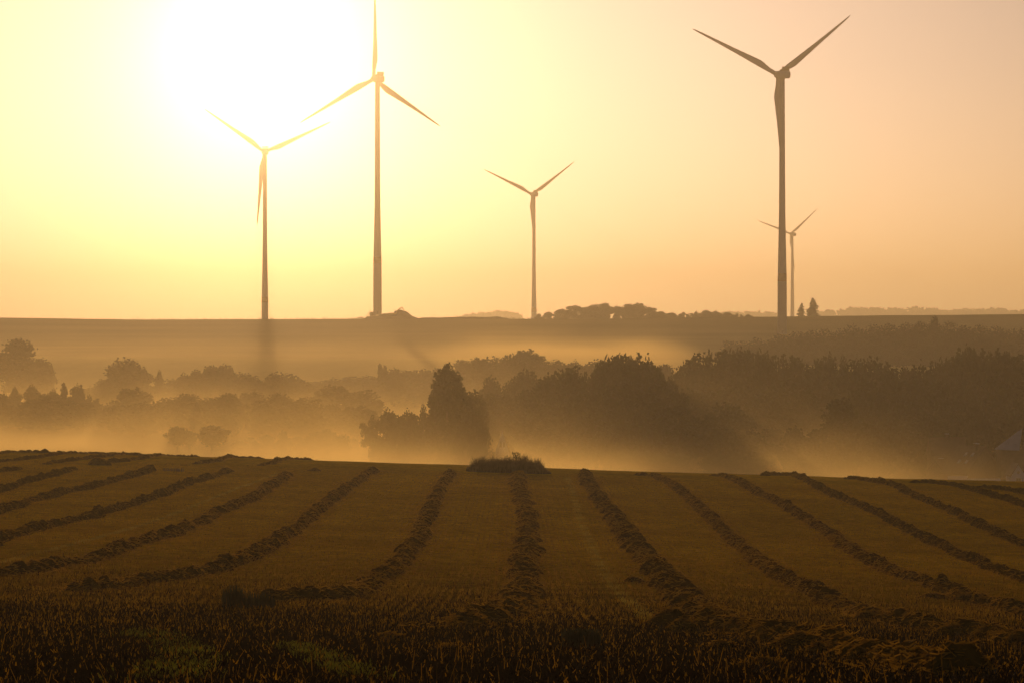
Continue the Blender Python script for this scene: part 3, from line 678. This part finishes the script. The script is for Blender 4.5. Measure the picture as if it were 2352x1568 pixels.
def turbine(px_t, base, hubpx, d, R, phi, yaw, label, towerprof, cooler='box', band=None, over=5.2, nac=(10.5,4.6,4.4), tilt=5):
    X=at(px_t,d); zg=gz(X,d)-.4 if base is None else zt(base,d)
    zh=zt(hubpx,d)
    root=empty('wind_turbine',(X,d,zg),label,'wind turbine','wind turbines on the ridge')
    H=zh-zg-1.2
    # tower: profile = list of (height below the hub in m, radius)
    pr=[(H-b,r) for b,r in towerprof if b<H]; pr=[(0,towerprof[-1][1] if towerprof[-1][0]>=H else pr[-1][1])]+pr[::-1]
    pr=[p for i,p in enumerate(pr) if i==0 or p[0]>pr[i-1][0]+.05]
    if pr[-1][0] < H-.05: pr.append((H,towerprof[0][1]))
    hb=H-band[0] if band else 1e9
    low=[p for p in pr]
    mb=MB(); mb.tube([(0,0,z) for z,_ in pr],[r for _,r in pr],32); tw=mb.build('tower',M['concrete'] if band else M['white'],root,True)
    if band:
        rr=np.interp(H-band[0],[p[0] for p in pr],[p[1] for p in pr])+.03; r2=np.interp(H-band[1],[p[0] for p in pr],[p[1] for p in pr])+.03
        mb=MB(); mb.tube([(0,0,H-band[1]),(0,0,H-band[0])],[r2,rr],32); mb.build('marking_band',M['band'],tw,True)
    mb=MB(); mb.box((0,-towerprof[-1][1]+.05,1.6),(1.0,.25,2.2)); mb.build('door',M['grey'],tw)
    y=math.radians(yaw); t=math.radians(tilt)
    a=Vector((-math.sin(y)*math.cos(t),math.cos(y)*math.cos(t),math.sin(t)))   # upwind axis, away from the camera
    Rv=Vector((math.cos(y),math.sin(y),0)); U=Rv.cross(a)
    B=Matrix((Rv,a,U)).transposed().to_4x4()      # local x=right, y=upwind, z=up
    nl,nw,nh=nac
    def put(o,mt): o.matrix_local=mt
    c0=Matrix.Translation((0,0,zh-zg))
    # nacelle: rounded box, slightly drum-like rear
    mb=MB(); rs=[]
    for yy,sx,sz in ((-nl*.62,.45,.55),(-nl*.60,.78,.82),(-nl*.54,.95,.96),(-nl*.40,1,1),(nl*.18,1,1),(nl*.33,.86,.84),(nl*.42,.6,.6)):
        ring=[]
        for k in range(20):
            q=2*math.pi*k/20; cx,cz=math.cos(q),math.sin(q); p=.55
            ring.append((math.copysign(abs(cx)**p,cx)*nw/2*sx, yy, math.copysign(abs(cz)**p,cz)*nh/2*sz))
        rs.append(ring)
    mb.rings(rs); n_=mb.build('nacelle',M['white'],root,True); put(n_,c0@B)
    if cooler=='box':
        mb=MB(); mb.box((0,-nl*.36,nh/2+2.15),(nw*1.0,.7,.3)); mb.box((0,-nl*.36,nh/2+.2),(nw*1.0,.7,.4))
        for k in range(10): mb.box((-nw*.47+k*nw*.94/9,-nl*.36,nh/2+1.15),(.26,.6,2.0))
        mb.prism([(-nw*.45,nh/2-.1),(nw*.45,nh/2-.1),(nw*.4,nh/2+.7),(-nw*.4,nh/2+.7)],-nl*.34,-nl*.10)
        cb=mb.build('cooler',M['grey'],n_)
        mb=MB(); mb.tube([(.8,-nl*.42,nh/2+1.3),(.8,-nl*.42,nh/2+2.6)],[.05,.04],6); mb.tube([(-.2,-nl*.42,nh/2+1.3),(-.2,-nl*.42,nh/2+2.3)],[.05,.04],6); mb.build('wind_sensor',M['grey'],n_)
    hubc=Matrix.Translation(Vector((0,0,zh-zg))+a*over)
    mb=MB(); rs=[]
    for yy,r in ((-1.9,1.25),(-1.5,1.75),(0,2.0),(1.2,1.75),(2.1,1.1),(2.5,.3)):
        rs.append([(r*math.cos(2*math.pi*k/20)*R/58,yy*R/58,r*math.sin(2*math.pi*k/20)*R/58) for k in range(20)])
    mb.rings(rs); hb_=mb.build('hub',M['white'],root,True); put(hb_,hubc@B)
    bm_=None
    for k in range(3):
        ph=math.radians(phi+120*k)
        # rotation about the local upwind axis; clockwise seen from behind (from -a) is + toward right
        rot=Matrix.Rotation(ph,4,'Y')
        if bm_ is None: bo=blade_mesh(R).build('blade',M['white'],root,True); bm_=bo.data
        else: bo=link('blade',bm_,root)
        put(bo,hubc@B@rot)
    return root
TP=[(0,1.5),(8,1.5),(60,1.72),(78,1.85),(100,2.25),(116,2.62),(118,2.62),(160,2.68)]
turbine(1796.5,770,172,1620,60,-67,25,'nearest and darkest wind turbine, tallest on the right, two blades raised in a V',TP,band=(112,116.5))
turbine(867,724,182,1795,57.5,-1,30,'wind turbine with one blade pointing straight up beside the sun glow',TP,band=(111,115))
turbine(608.5,787,350,2230,57.5,-55,10,'pale leftmost wind turbine directly below the sun glow',TP,band=(112,116.5))
turbine(1226.5,786,447,2850,57.5,-66,24,'wind turbine in the middle rising left of the ridge grove',TP,band=(112,116.5))
turbine(1820,None,538,3480,47,-71,22,'smallest wind turbine, half hidden behind the nearest one on the right',[(0,1.25),(30,1.6),(60,1.95),(100,2.4),(160,2.7)],cooler=None,over=5,nac=(11,4.4,4.6),tilt=5)

# ------------------------------------------------------------------ building site on the ridge
ER='earth mounds on the ridge'
def mound(px,d,w,h,label,dep=.6,sd=0): heap(px,0,w,h,label,'earth_mound','earth',ER,dep,sd,'mound',d=d)
mound(892,1782,19,3.4,'earth mound right at the foot of the tower with the upright blade',sd=60)
mound(866,1775,15,2.2,'low earth mound covering the tower foot in front',sd=61)
mound(920,1788,15,4.6,'highest pointed earth mound behind the excavator',sd=62)
mound(941,1788,12,1.6,'flat tail of spoil right of the highest earth mound',sd=63)
mound(845,1786,3.6,1.7,'tiny pointed earth mound beside the site container',sd=64)
mound(1065,1790,44,1.3,'long flat earth bank on the ridge right of the site',dep=.2,sd=65)
mound(1135,1790,20,1.3,'low rounded earth bank at the end of the flat spoil',dep=.3,sd=66)
sx = np.concatenate([RNG.uniform(at(1030,1786),at(1110,1786),700), RNG.uniform(at(300,1786),at(1700,1786),500)]); sy = 1786+RNG.normal(0,1.5,1200)
Pk = np.stack([sx,sy,ground(sx,sy)],1); Vk,Qk = blades(Pk, .9, .35, .5)
tag(link('ridge_scrub', mesh_np('ridge_scrub',Vk,Qk,4,M['darkgrass'])),'low scrub and grass tufts along the bare ridge line','scrub',kind='stuff')
mound(1005,1790,30,.9,'lowest earth bank between the mound and the long flat bank',dep=.2,sd=67)
def onridge(px,d): X=at(px,d); return (X,d,gz(X,d))
# excavator
e=empty('excavator',onridge(905,1779),'small excavator with raised bent boom standing on the earth mound','excavator')
e.location.z+=1.8
mb=MB()
for sx in(-1,1): mb.prism([(-2.2,.2),(-1.9,0),(1.9,0),(2.2,.3),(2.1,.8),(-2.1,.8)],sx*1.15-.3,sx*1.15+.3)
mb.build('tracks',M['dark'],e)
mb=MB(); mb.prism([(-2.4,.95),(1.5,.95),(1.5,1.6),(.4,2.0),(-2.3,1.95)],-1.2,1.2); body=mb.build('body',M['machine'],e)
mb=MB(); mb.prism([(.2,2.0),(1.5,1.6),(1.7,2.9),(1.2,3.3),(.2,3.3)],.2,1.2); mb.build('cab',M['glass'],e)
mb=MB(); mb.tube([(1.2,-.3,1.6),(2.0,-.3,3.2),(3.6,-.3,4.7),(5.6,-.3,5.2)],[.38,.36,.32,.22],6); mb.build('boom',M['machine'],e)
mb=MB(); mb.tube([(5.3,-.3,5.6),(5.9,-.3,4.2),(6.3,-.3,2.6)],[.25,.24,.16],6); mb.build('arm',M['machine'],e)
mb=MB(); mb.prism([(5.4,2.7),(6.5,2.7),(6.3,1.7),(5.5,1.4),(5.0,2.0)],-.8,.2); mb.build('bucket',M['grey'],e)
# container with a small cabin look
c=empty('site_container',onridge(856,1787),'dark site container standing left of the tower foot','container')
mb=MB(); mb.box((0,0,2.1),(3.6,2.6,3.6)); body=mb.build('box',M['grey'],c)
mb=MB(); mb.box((0,-1.34,1.9),(1.4,.1,2.2)); mb.build('door',M['dark'],c)
mb=MB(); mb.prism([(-1.95,3.9),(1.95,3.9),(1.7,4.15),(-1.7,4.15)],-1.4,1.4); mb.build('roof',M['grey'],c)
mb=MB()
for q in(-1.4,1.4):
    for w in (-1,1): mb.tube([(q,w*1.0,-.1),(q,w*1.0,.35)],[.18,.18],6)
mb.build('feet',M['dark'],c)
c=empty('material_stack',onridge(829,1787),'low stack of boards lying left of the small pointed mound','stack')
mb=MB()
for k in range(4): mb.box((0.1*(k%2),0,.25+k*.28),(3.4-.5*k,1.2,.22))
mb.build('boards',M['brick'],c)
c=empty('access_stairs',onridge(862.5,1783),'slanted orange steel stairs leaning against the left of the tower foot','stairs')
c.location.x -= 3.6
for s in(-.45,.45):
    mb=MB(); mb.tube([(-2.6,s,0),(1.2,s,4.9)],[.11,.11],6); mb.tube([(-2.9,s,1.1),(.9,s,6.0)],[.07,.07],6); mb.build('railing',M['machine'],c)
mb=MB()
for k in range(10): mb.box((-2.5+k*.4,0,.2+k*.5),(.35,.95,.06))
mb.build('steps',M['grey'],c)

# ------------------------------------------------------------------ village at the right
def gable_house(name, px, d, base_z, w, dep, eave, ridge, rz, label, wall='render', roof='tile', group='village houses at the right'):
    X=at(px,d); t=empty(name,(X,d,base_z),label,'house',group,rz)
    mb=MB(); mb.prism([(-w/2,-2),(w/2,-2),(w/2,eave),(0,ridge),(-w/2,eave)],0,dep); mb.build('wall',M[wall],t)
    sl=math.atan2(ridge-eave,w/2); ov=.35
    rf=MB(); 
    for s in(-1,1):
        x0=s*(w/2+ov*math.cos(sl)); z0=eave-ov*math.sin(sl)
        poly=[(x0,z0),(0,ridge),(0,ridge+.22),(x0,z0+.22)]
        poly=[(p[0],p[1]+.03) for p in poly]
        rf.prism(poly if s<0 else poly[::-1],-.3,dep+.3)
    r_=rf.build('roof',M[roof],t); return t,r_
def window(t, x, z, w, h, y=-.02, arched=False, name='window'):
    mb=MB(); fw=.09
    mb.box((x,y-.03,z+h/2),(w+fw,.08,fw)); mb.box((x,y-.03,z-h/2),(w+fw*2.4,.16,fw)); 
    for s in(-1,1): mb.box((x+s*w/2,y-.03,z),(fw,.09,h-fw))
    mb.box((x,y-.035,z),(fw*.7,.07,h-fw))
    f=mb.build(name,M['frame'],t)
    mb=MB(); mb.box((x,y+.0,z),(w-fw*.6,.03,h-fw*.6)); mb.build('pane',M['glass'],f)
    return f
# white gable at the right edge
d=640; zb=zt(1122,d)
t,r_=gable_house('gabled_house',2339,d,zb,3.15,7,3.05,5.55,0.0,'narrow white gabled house cut by the right edge, just above the crest')
window(t,0.05,1.75,1.05,1.35); 
mb=MB(); mb.tube([(0,-.08,3.75),(0,.05,3.75)],[.33,.33],12); f=mb.build('attic_window',M['frame'],t)
mb=MB(); mb.tube([(0,-.11,3.75),(0,-.085,3.75)],[.25,.25],12); mb.build('pane',M['glass'],f)
# white garden wall left of it
w=empty('garden_wall',(at(2262,d),d+1,zt(1122,d)),'long low white garden wall left of the white gable','wall')
mb=MB(); mb.box((0,0,.75),(7.4,.3,3.2)); mb.build('wall',M['render'],w)
mb=MB(); mb.box((0,0,2.4),(7.6,.42,.12)); mb.build('coping',M['tile'],w)
w=empty('garden_wall',(at(2200,d+10),d+10,zt(1122,d)),'shorter grey-white outbuilding wall at the left end of the long one','wall')
mb=MB(); mb.box((0,0,.9),(4.6,.3,3.2)); mb.build('wall',M['render'],w)
mb=MB(); mb.box((0,0,2.56),(4.8,.42,.12)); mb.build('coping',M['tile'],w)
# big dark roofed house behind
d=668; zb=zt(1118,d)
t,r_=gable_house('dark_roofed_house',2262,d,zb,11.5,9,3.2,9.4,math.radians(32),'dark brown roofed house with two chimneys above the garden wall','brick')
for (x,y,z) in((-.9,1.6,9.3),(.9,4.2,9.3)):
    mb=MB(); mb.box((x,y,z),(.7,.7,1.6)); ch=mb.build('chimney',M['brick'],t); mb=MB(); mb.box((x,y,z+.9),(.9,.9,.14)); mb.build('chimney_cap',M['tin'],ch)
sl=math.atan2(6.2,5.75)
def skylight(par,x,y,z,sl_,w=.7,l=1.1,s=-1):
    mb=MB(); mb.box((x,y,z),(l,w,.12),ry=-s*-sl_ if s>0 else -sl_); f=mb.build('skylight',M['tin'],par)
for (u,y) in((.35,2.0),(.35,4.4),(.62,2.4),(.62,5.0)):
    skylight(t,-5.75*u,y,9.4-6.2*u+.42,sl)
# long house with hipped look, far
d=700; zb=zt(1080,d)
row([(2085,960),(2140,950),(2190,945),(2240,935),(2290,940),(2120,985),(2170,975)],735,['broad'],'dark crown behind the village roofs at the right','trees behind the village',80)
t,r_=gable_house('long_roofed_house',2170,d,zb+1,9,8.4,3.0,7.0,math.radians(90),'faint long roofed house with one chimney in the dark trees',wall='brick')
t.location.x=at(2214,d); 
mb=MB(); mb.box((0,4.2,7.2),(.8,.8,1.6)); ch=mb.build('chimney',M['brick'],t); mb=MB(); mb.box((0,4.2,8.05),(1.0,1.0,.14)); mb.build('chimney_cap',M['tin'],ch)
# tin roofed barn
d=662; zb=zt(1085,d)
t=empty('tin_roofed_barn',(at(2345,d),d,zb),'barn with a pale ribbed tin roof slope at the right edge','barn','village houses at the right')
mb=MB(); mb.box((0,4,2),(9,7,7)); mb.build('wall',M['brick'],t)
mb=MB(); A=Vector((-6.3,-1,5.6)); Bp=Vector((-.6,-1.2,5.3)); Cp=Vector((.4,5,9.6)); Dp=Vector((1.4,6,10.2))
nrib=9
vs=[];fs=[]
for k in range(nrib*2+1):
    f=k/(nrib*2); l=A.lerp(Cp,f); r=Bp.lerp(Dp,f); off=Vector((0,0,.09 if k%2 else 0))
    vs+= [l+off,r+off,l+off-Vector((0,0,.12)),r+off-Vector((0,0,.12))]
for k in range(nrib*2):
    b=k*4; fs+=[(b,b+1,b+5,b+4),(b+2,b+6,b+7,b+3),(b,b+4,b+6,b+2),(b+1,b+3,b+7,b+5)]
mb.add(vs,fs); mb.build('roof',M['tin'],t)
mb=MB(); mb.prism([(-.3,5.2),(6,5.2),(6,10.6),(1.7,10.4)],-1.1,-.8); mb.build('gable_panel',M['brick'],t)
# small cottage roof left of the dark house
d=676; zb=zt(1112,d)
t,r_=gable_house('low_cottage',2150,d,zb,7.5,7,2.6,5.4,math.radians(-60),'low faint cottage left of the dark brown roofed house','brick')
mb=MB(); mb.box((0,1.5,5.6),(.7,.7,1.2)); ch=mb.build('chimney',M['brick'],t); mb=MB(); mb.box((0,1.5,6.25),(.95,.95,.14)); mb.build('chimney_cap',M['tin'],ch)
# house gable lost in mist in the centre
d=630; zb=gz(at(1154,d),d)
t,r_=gable_house('steep_gabled_house',1154,d,zb,3.1,6,zt(1040,d)-zb,zt(991,d)-zb,0.0,'ghostly pale steep gable with two windows in the mist behind the grass island',group=None)
zc=zt(1020,d)-zb
window(t,-.36,zc,.42,1.1); window(t,.36,zc,.42,1.1)
row([(1118,905),(1148,908),(1180,912),(1205,905),(1135,940),(1175,945)],725,['broad'],'dim tree filling the gap behind the ghostly pale gable','trees behind the pale gable',70,10)

# ------------------------------------------------------------------ air
def volume_mat(name, dens, col, g):
    m,nt,out=new_mat(name); v=nt.nodes.new('ShaderNodeVolumePrincipled')
    v.inputs['Density'].default_value=dens; v.inputs['Color'].default_value=(*col,1); v.inputs['Anisotropy'].default_value=g
    nt.links.new(v.outputs[0],out.inputs['Volume'])
    return m
HD1,HD2=2.2e-4,.12e-4      # even density: a broad and a forward-peaked share of the same droplets
def haze_mat():
    m,nt,out=new_mat('haze_air'); ad=nt.nodes.new('ShaderNodeAddShader')
    for i,(dn,g) in enumerate(((HD1,.57),(HD2,.962))):
        v=nt.nodes.new('ShaderNodeVolumePrincipled'); v.inputs['Density'].default_value=dn
        v.inputs['Color'].default_value=((1,.80,.47,1),(1,1,1,1))[i]; v.inputs['Anisotropy'].default_value=g
        nt.links.new(v.outputs[0],ad.inputs[i])
    nt.links.new(ad.outputs[0],out.inputs['Volume']); return m
MISTD=.0052
mb=MB(); mb.box((0,5800,120-70),(30000,13400,500)); 
hz=mb.build('haze',haze_mat()); tag(hz,'thin golden morning haze filling the whole valley and the air above','haze',kind='stuff')
def mist_material():
    m,nt,out=new_mat('valley_mist_air'); N=nt.nodes.new; L=nt.links.new
    v=N('ShaderNodeVolumePrincipled'); v.inputs['Color'].default_value=(1,.69,.23,1); v.inputs['Anisotropy'].default_value=.66
    tc=N('ShaderNodeTexCoord'); sp=N('ShaderNodeSeparateXYZ'); L(tc.outputs['Object'],sp.inputs[0])
    def mr(src,a,b,c,d,smooth=True):
        n=N('ShaderNodeMapRange'); n.interpolation_type='SMOOTHSTEP' if smooth else 'LINEAR'
        for k,x in zip(('From Min','From Max','To Min','To Max'),(a,b,c,d)): n.inputs[k].default_value=x
        L(src,n.inputs['Value']); return n.outputs[0]
    def ma(op,a,b):
        n=N('ShaderNodeMath'); n.operation=op
        for i,x in enumerate((a,b)):
            if x is None: continue
            if isinstance(x,(int,float)): n.inputs[i].default_value=x
            else: L(x,n.inputs[i])
        return n.outputs[0]
    X,Y,Z=sp.outputs
    gxs=mr(X,-200,200,9.5,-9.5,False)                  # the valley floor falls to the right
    gxs=ma('MULTIPLY',gxs,mr(Y,780,1100,1,0))
    gy=mr(Y,930,1420,0,24)                            # and climbs at the foot of the hill
    zr=ma('ADD',ma('SUBTRACT',ma('SUBTRACT',Z,gxs),gy),29.6)
    zr=ma('MAXIMUM',zr,-2.0)
    no=N('ShaderNodeTexNoise'); mp=N('ShaderNodeMapping'); mp.inputs['Scale'].default_value=(1,.45,2.2); L(tc.outputs['Object'],mp.inputs[0]); L(mp.outputs[0],no.inputs['Vector'])
    no.inputs['Scale'].default_value=.017; no.inputs['Detail'].default_value=2.5
    hs=mr(no.outputs['Fac'],.3,.7,1.6,4.0)
    e=ma('POWER',2.71828,ma('DIVIDE',ma('MULTIPLY',zr,-1),hs))
    side=mr(X,58,98,1,MR); far=ma('MULTIPLY',mr(Y,850,1150,1,.15),mr(X,-60,0,.5,1)); lef=mr(X,-75,-15,.48,1)
    edge=mr(Y,400,470,0,1)
    e2=ma('MULTIPLY',ma('POWER',2.71828,ma('DIVIDE',ma('MULTIPLY',zr,-1),11.0)),MB2)
    e2=ma('MULTIPLY',e2,mr(X,-70,50,5.0,.04))
    d=ma('MULTIPLY',ma('ADD',ma('MULTIPLY',ma('MULTIPLY',e,MA),lef),e2),ma('MULTIPLY',ma('MULTIPLY',side,far),edge))
    L(d,v.inputs['Density']); L(v.outputs[0],out.inputs['Volume'])
    m.cycles.volume_step_rate=STEP
    return m
MA,MB2,MR,MF,STEP=.085,.0004,.02,.20,.35
mb=MB(); mb.box((0,960,-18),(1500,1140,76)); o=mb.build('valley_mist',mist_material())
tag(o,'bright low mist lying in the valley behind the crest of the field','mist',kind='stuff')

# ------------------------------------------------------------------ sky and sun
SUN_AZ=math.atan2((600-1176),F); SUN_EL=math.atan2(784-95,F)
w=bpy.data.worlds.new('World'); scene.world=w; w.use_nodes=True
nt=w.node_tree; nt.nodes.clear()
out=nt.nodes.new('ShaderNodeOutputWorld'); bg=nt.nodes.new('ShaderNodeBackground'); sky=nt.nodes.new('ShaderNodeTexSky')
sky.sky_type='NISHITA'; sky.sun_disc=False; sky.sun_elevation=SUN_EL; sky.sun_rotation=SUN_AZ
sky.altitude=100; sky.air_density=0.5; sky.dust_density=1.3; sky.ozone_density=1.0
tint=nt.nodes.new('ShaderNodeMix'); tint.data_type='RGBA'; tint.blend_type='MULTIPLY'; tint.inputs[0].default_value=1
tint.inputs[7].default_value=(.90,.81,.88,1)
nt.links.new(sky.outputs[0],tint.inputs[6]); nt.links.new(tint.outputs[2],bg.inputs['Color'])
bg.inputs['Strength'].default_value=.051
nt.links.new(bg.outputs[0],out.inputs['Surface'])
sd=bpy.data.lights.new('sun','SUN'); sd.energy=2.85; sd.angle=math.radians(.53); sd.color=(1.0,.69,.42)
so=bpy.data.objects.new('sun',sd); COL.objects.link(so)
dirv=Vector((math.sin(SUN_AZ)*math.cos(SUN_EL),math.cos(SUN_AZ)*math.cos(SUN_EL),math.sin(SUN_EL)))
so.rotation_euler=(-dirv).to_track_quat('-Z','Y').to_euler(); so.location=dirv*200

cam=bpy.data.cameras.new('camera'); cam.lens=36*F/2352; cam.sensor_width=36; cam.clip_start=.5; cam.clip_end=40000
co=bpy.data.objects.new('camera',cam); COL.objects.link(co); co.location=(0,0,0); co.rotation_euler=(math.pi/2,0,0)
scene.camera=co
scene.view_settings.view_transform='Standard'; scene.view_settings.look='None'; scene.view_settings.gamma=1
scene.view_settings.exposure=-0.67
scene.cycles.use_denoising=True
scene.cycles.volume_bounces=1
scene.cycles.max_bounces=3; scene.cycles.diffuse_bounces=1; scene.cycles.transmission_bounces=2; scene.cycles.glossy_bounces=1; scene.cycles.transparent_max_bounces=4
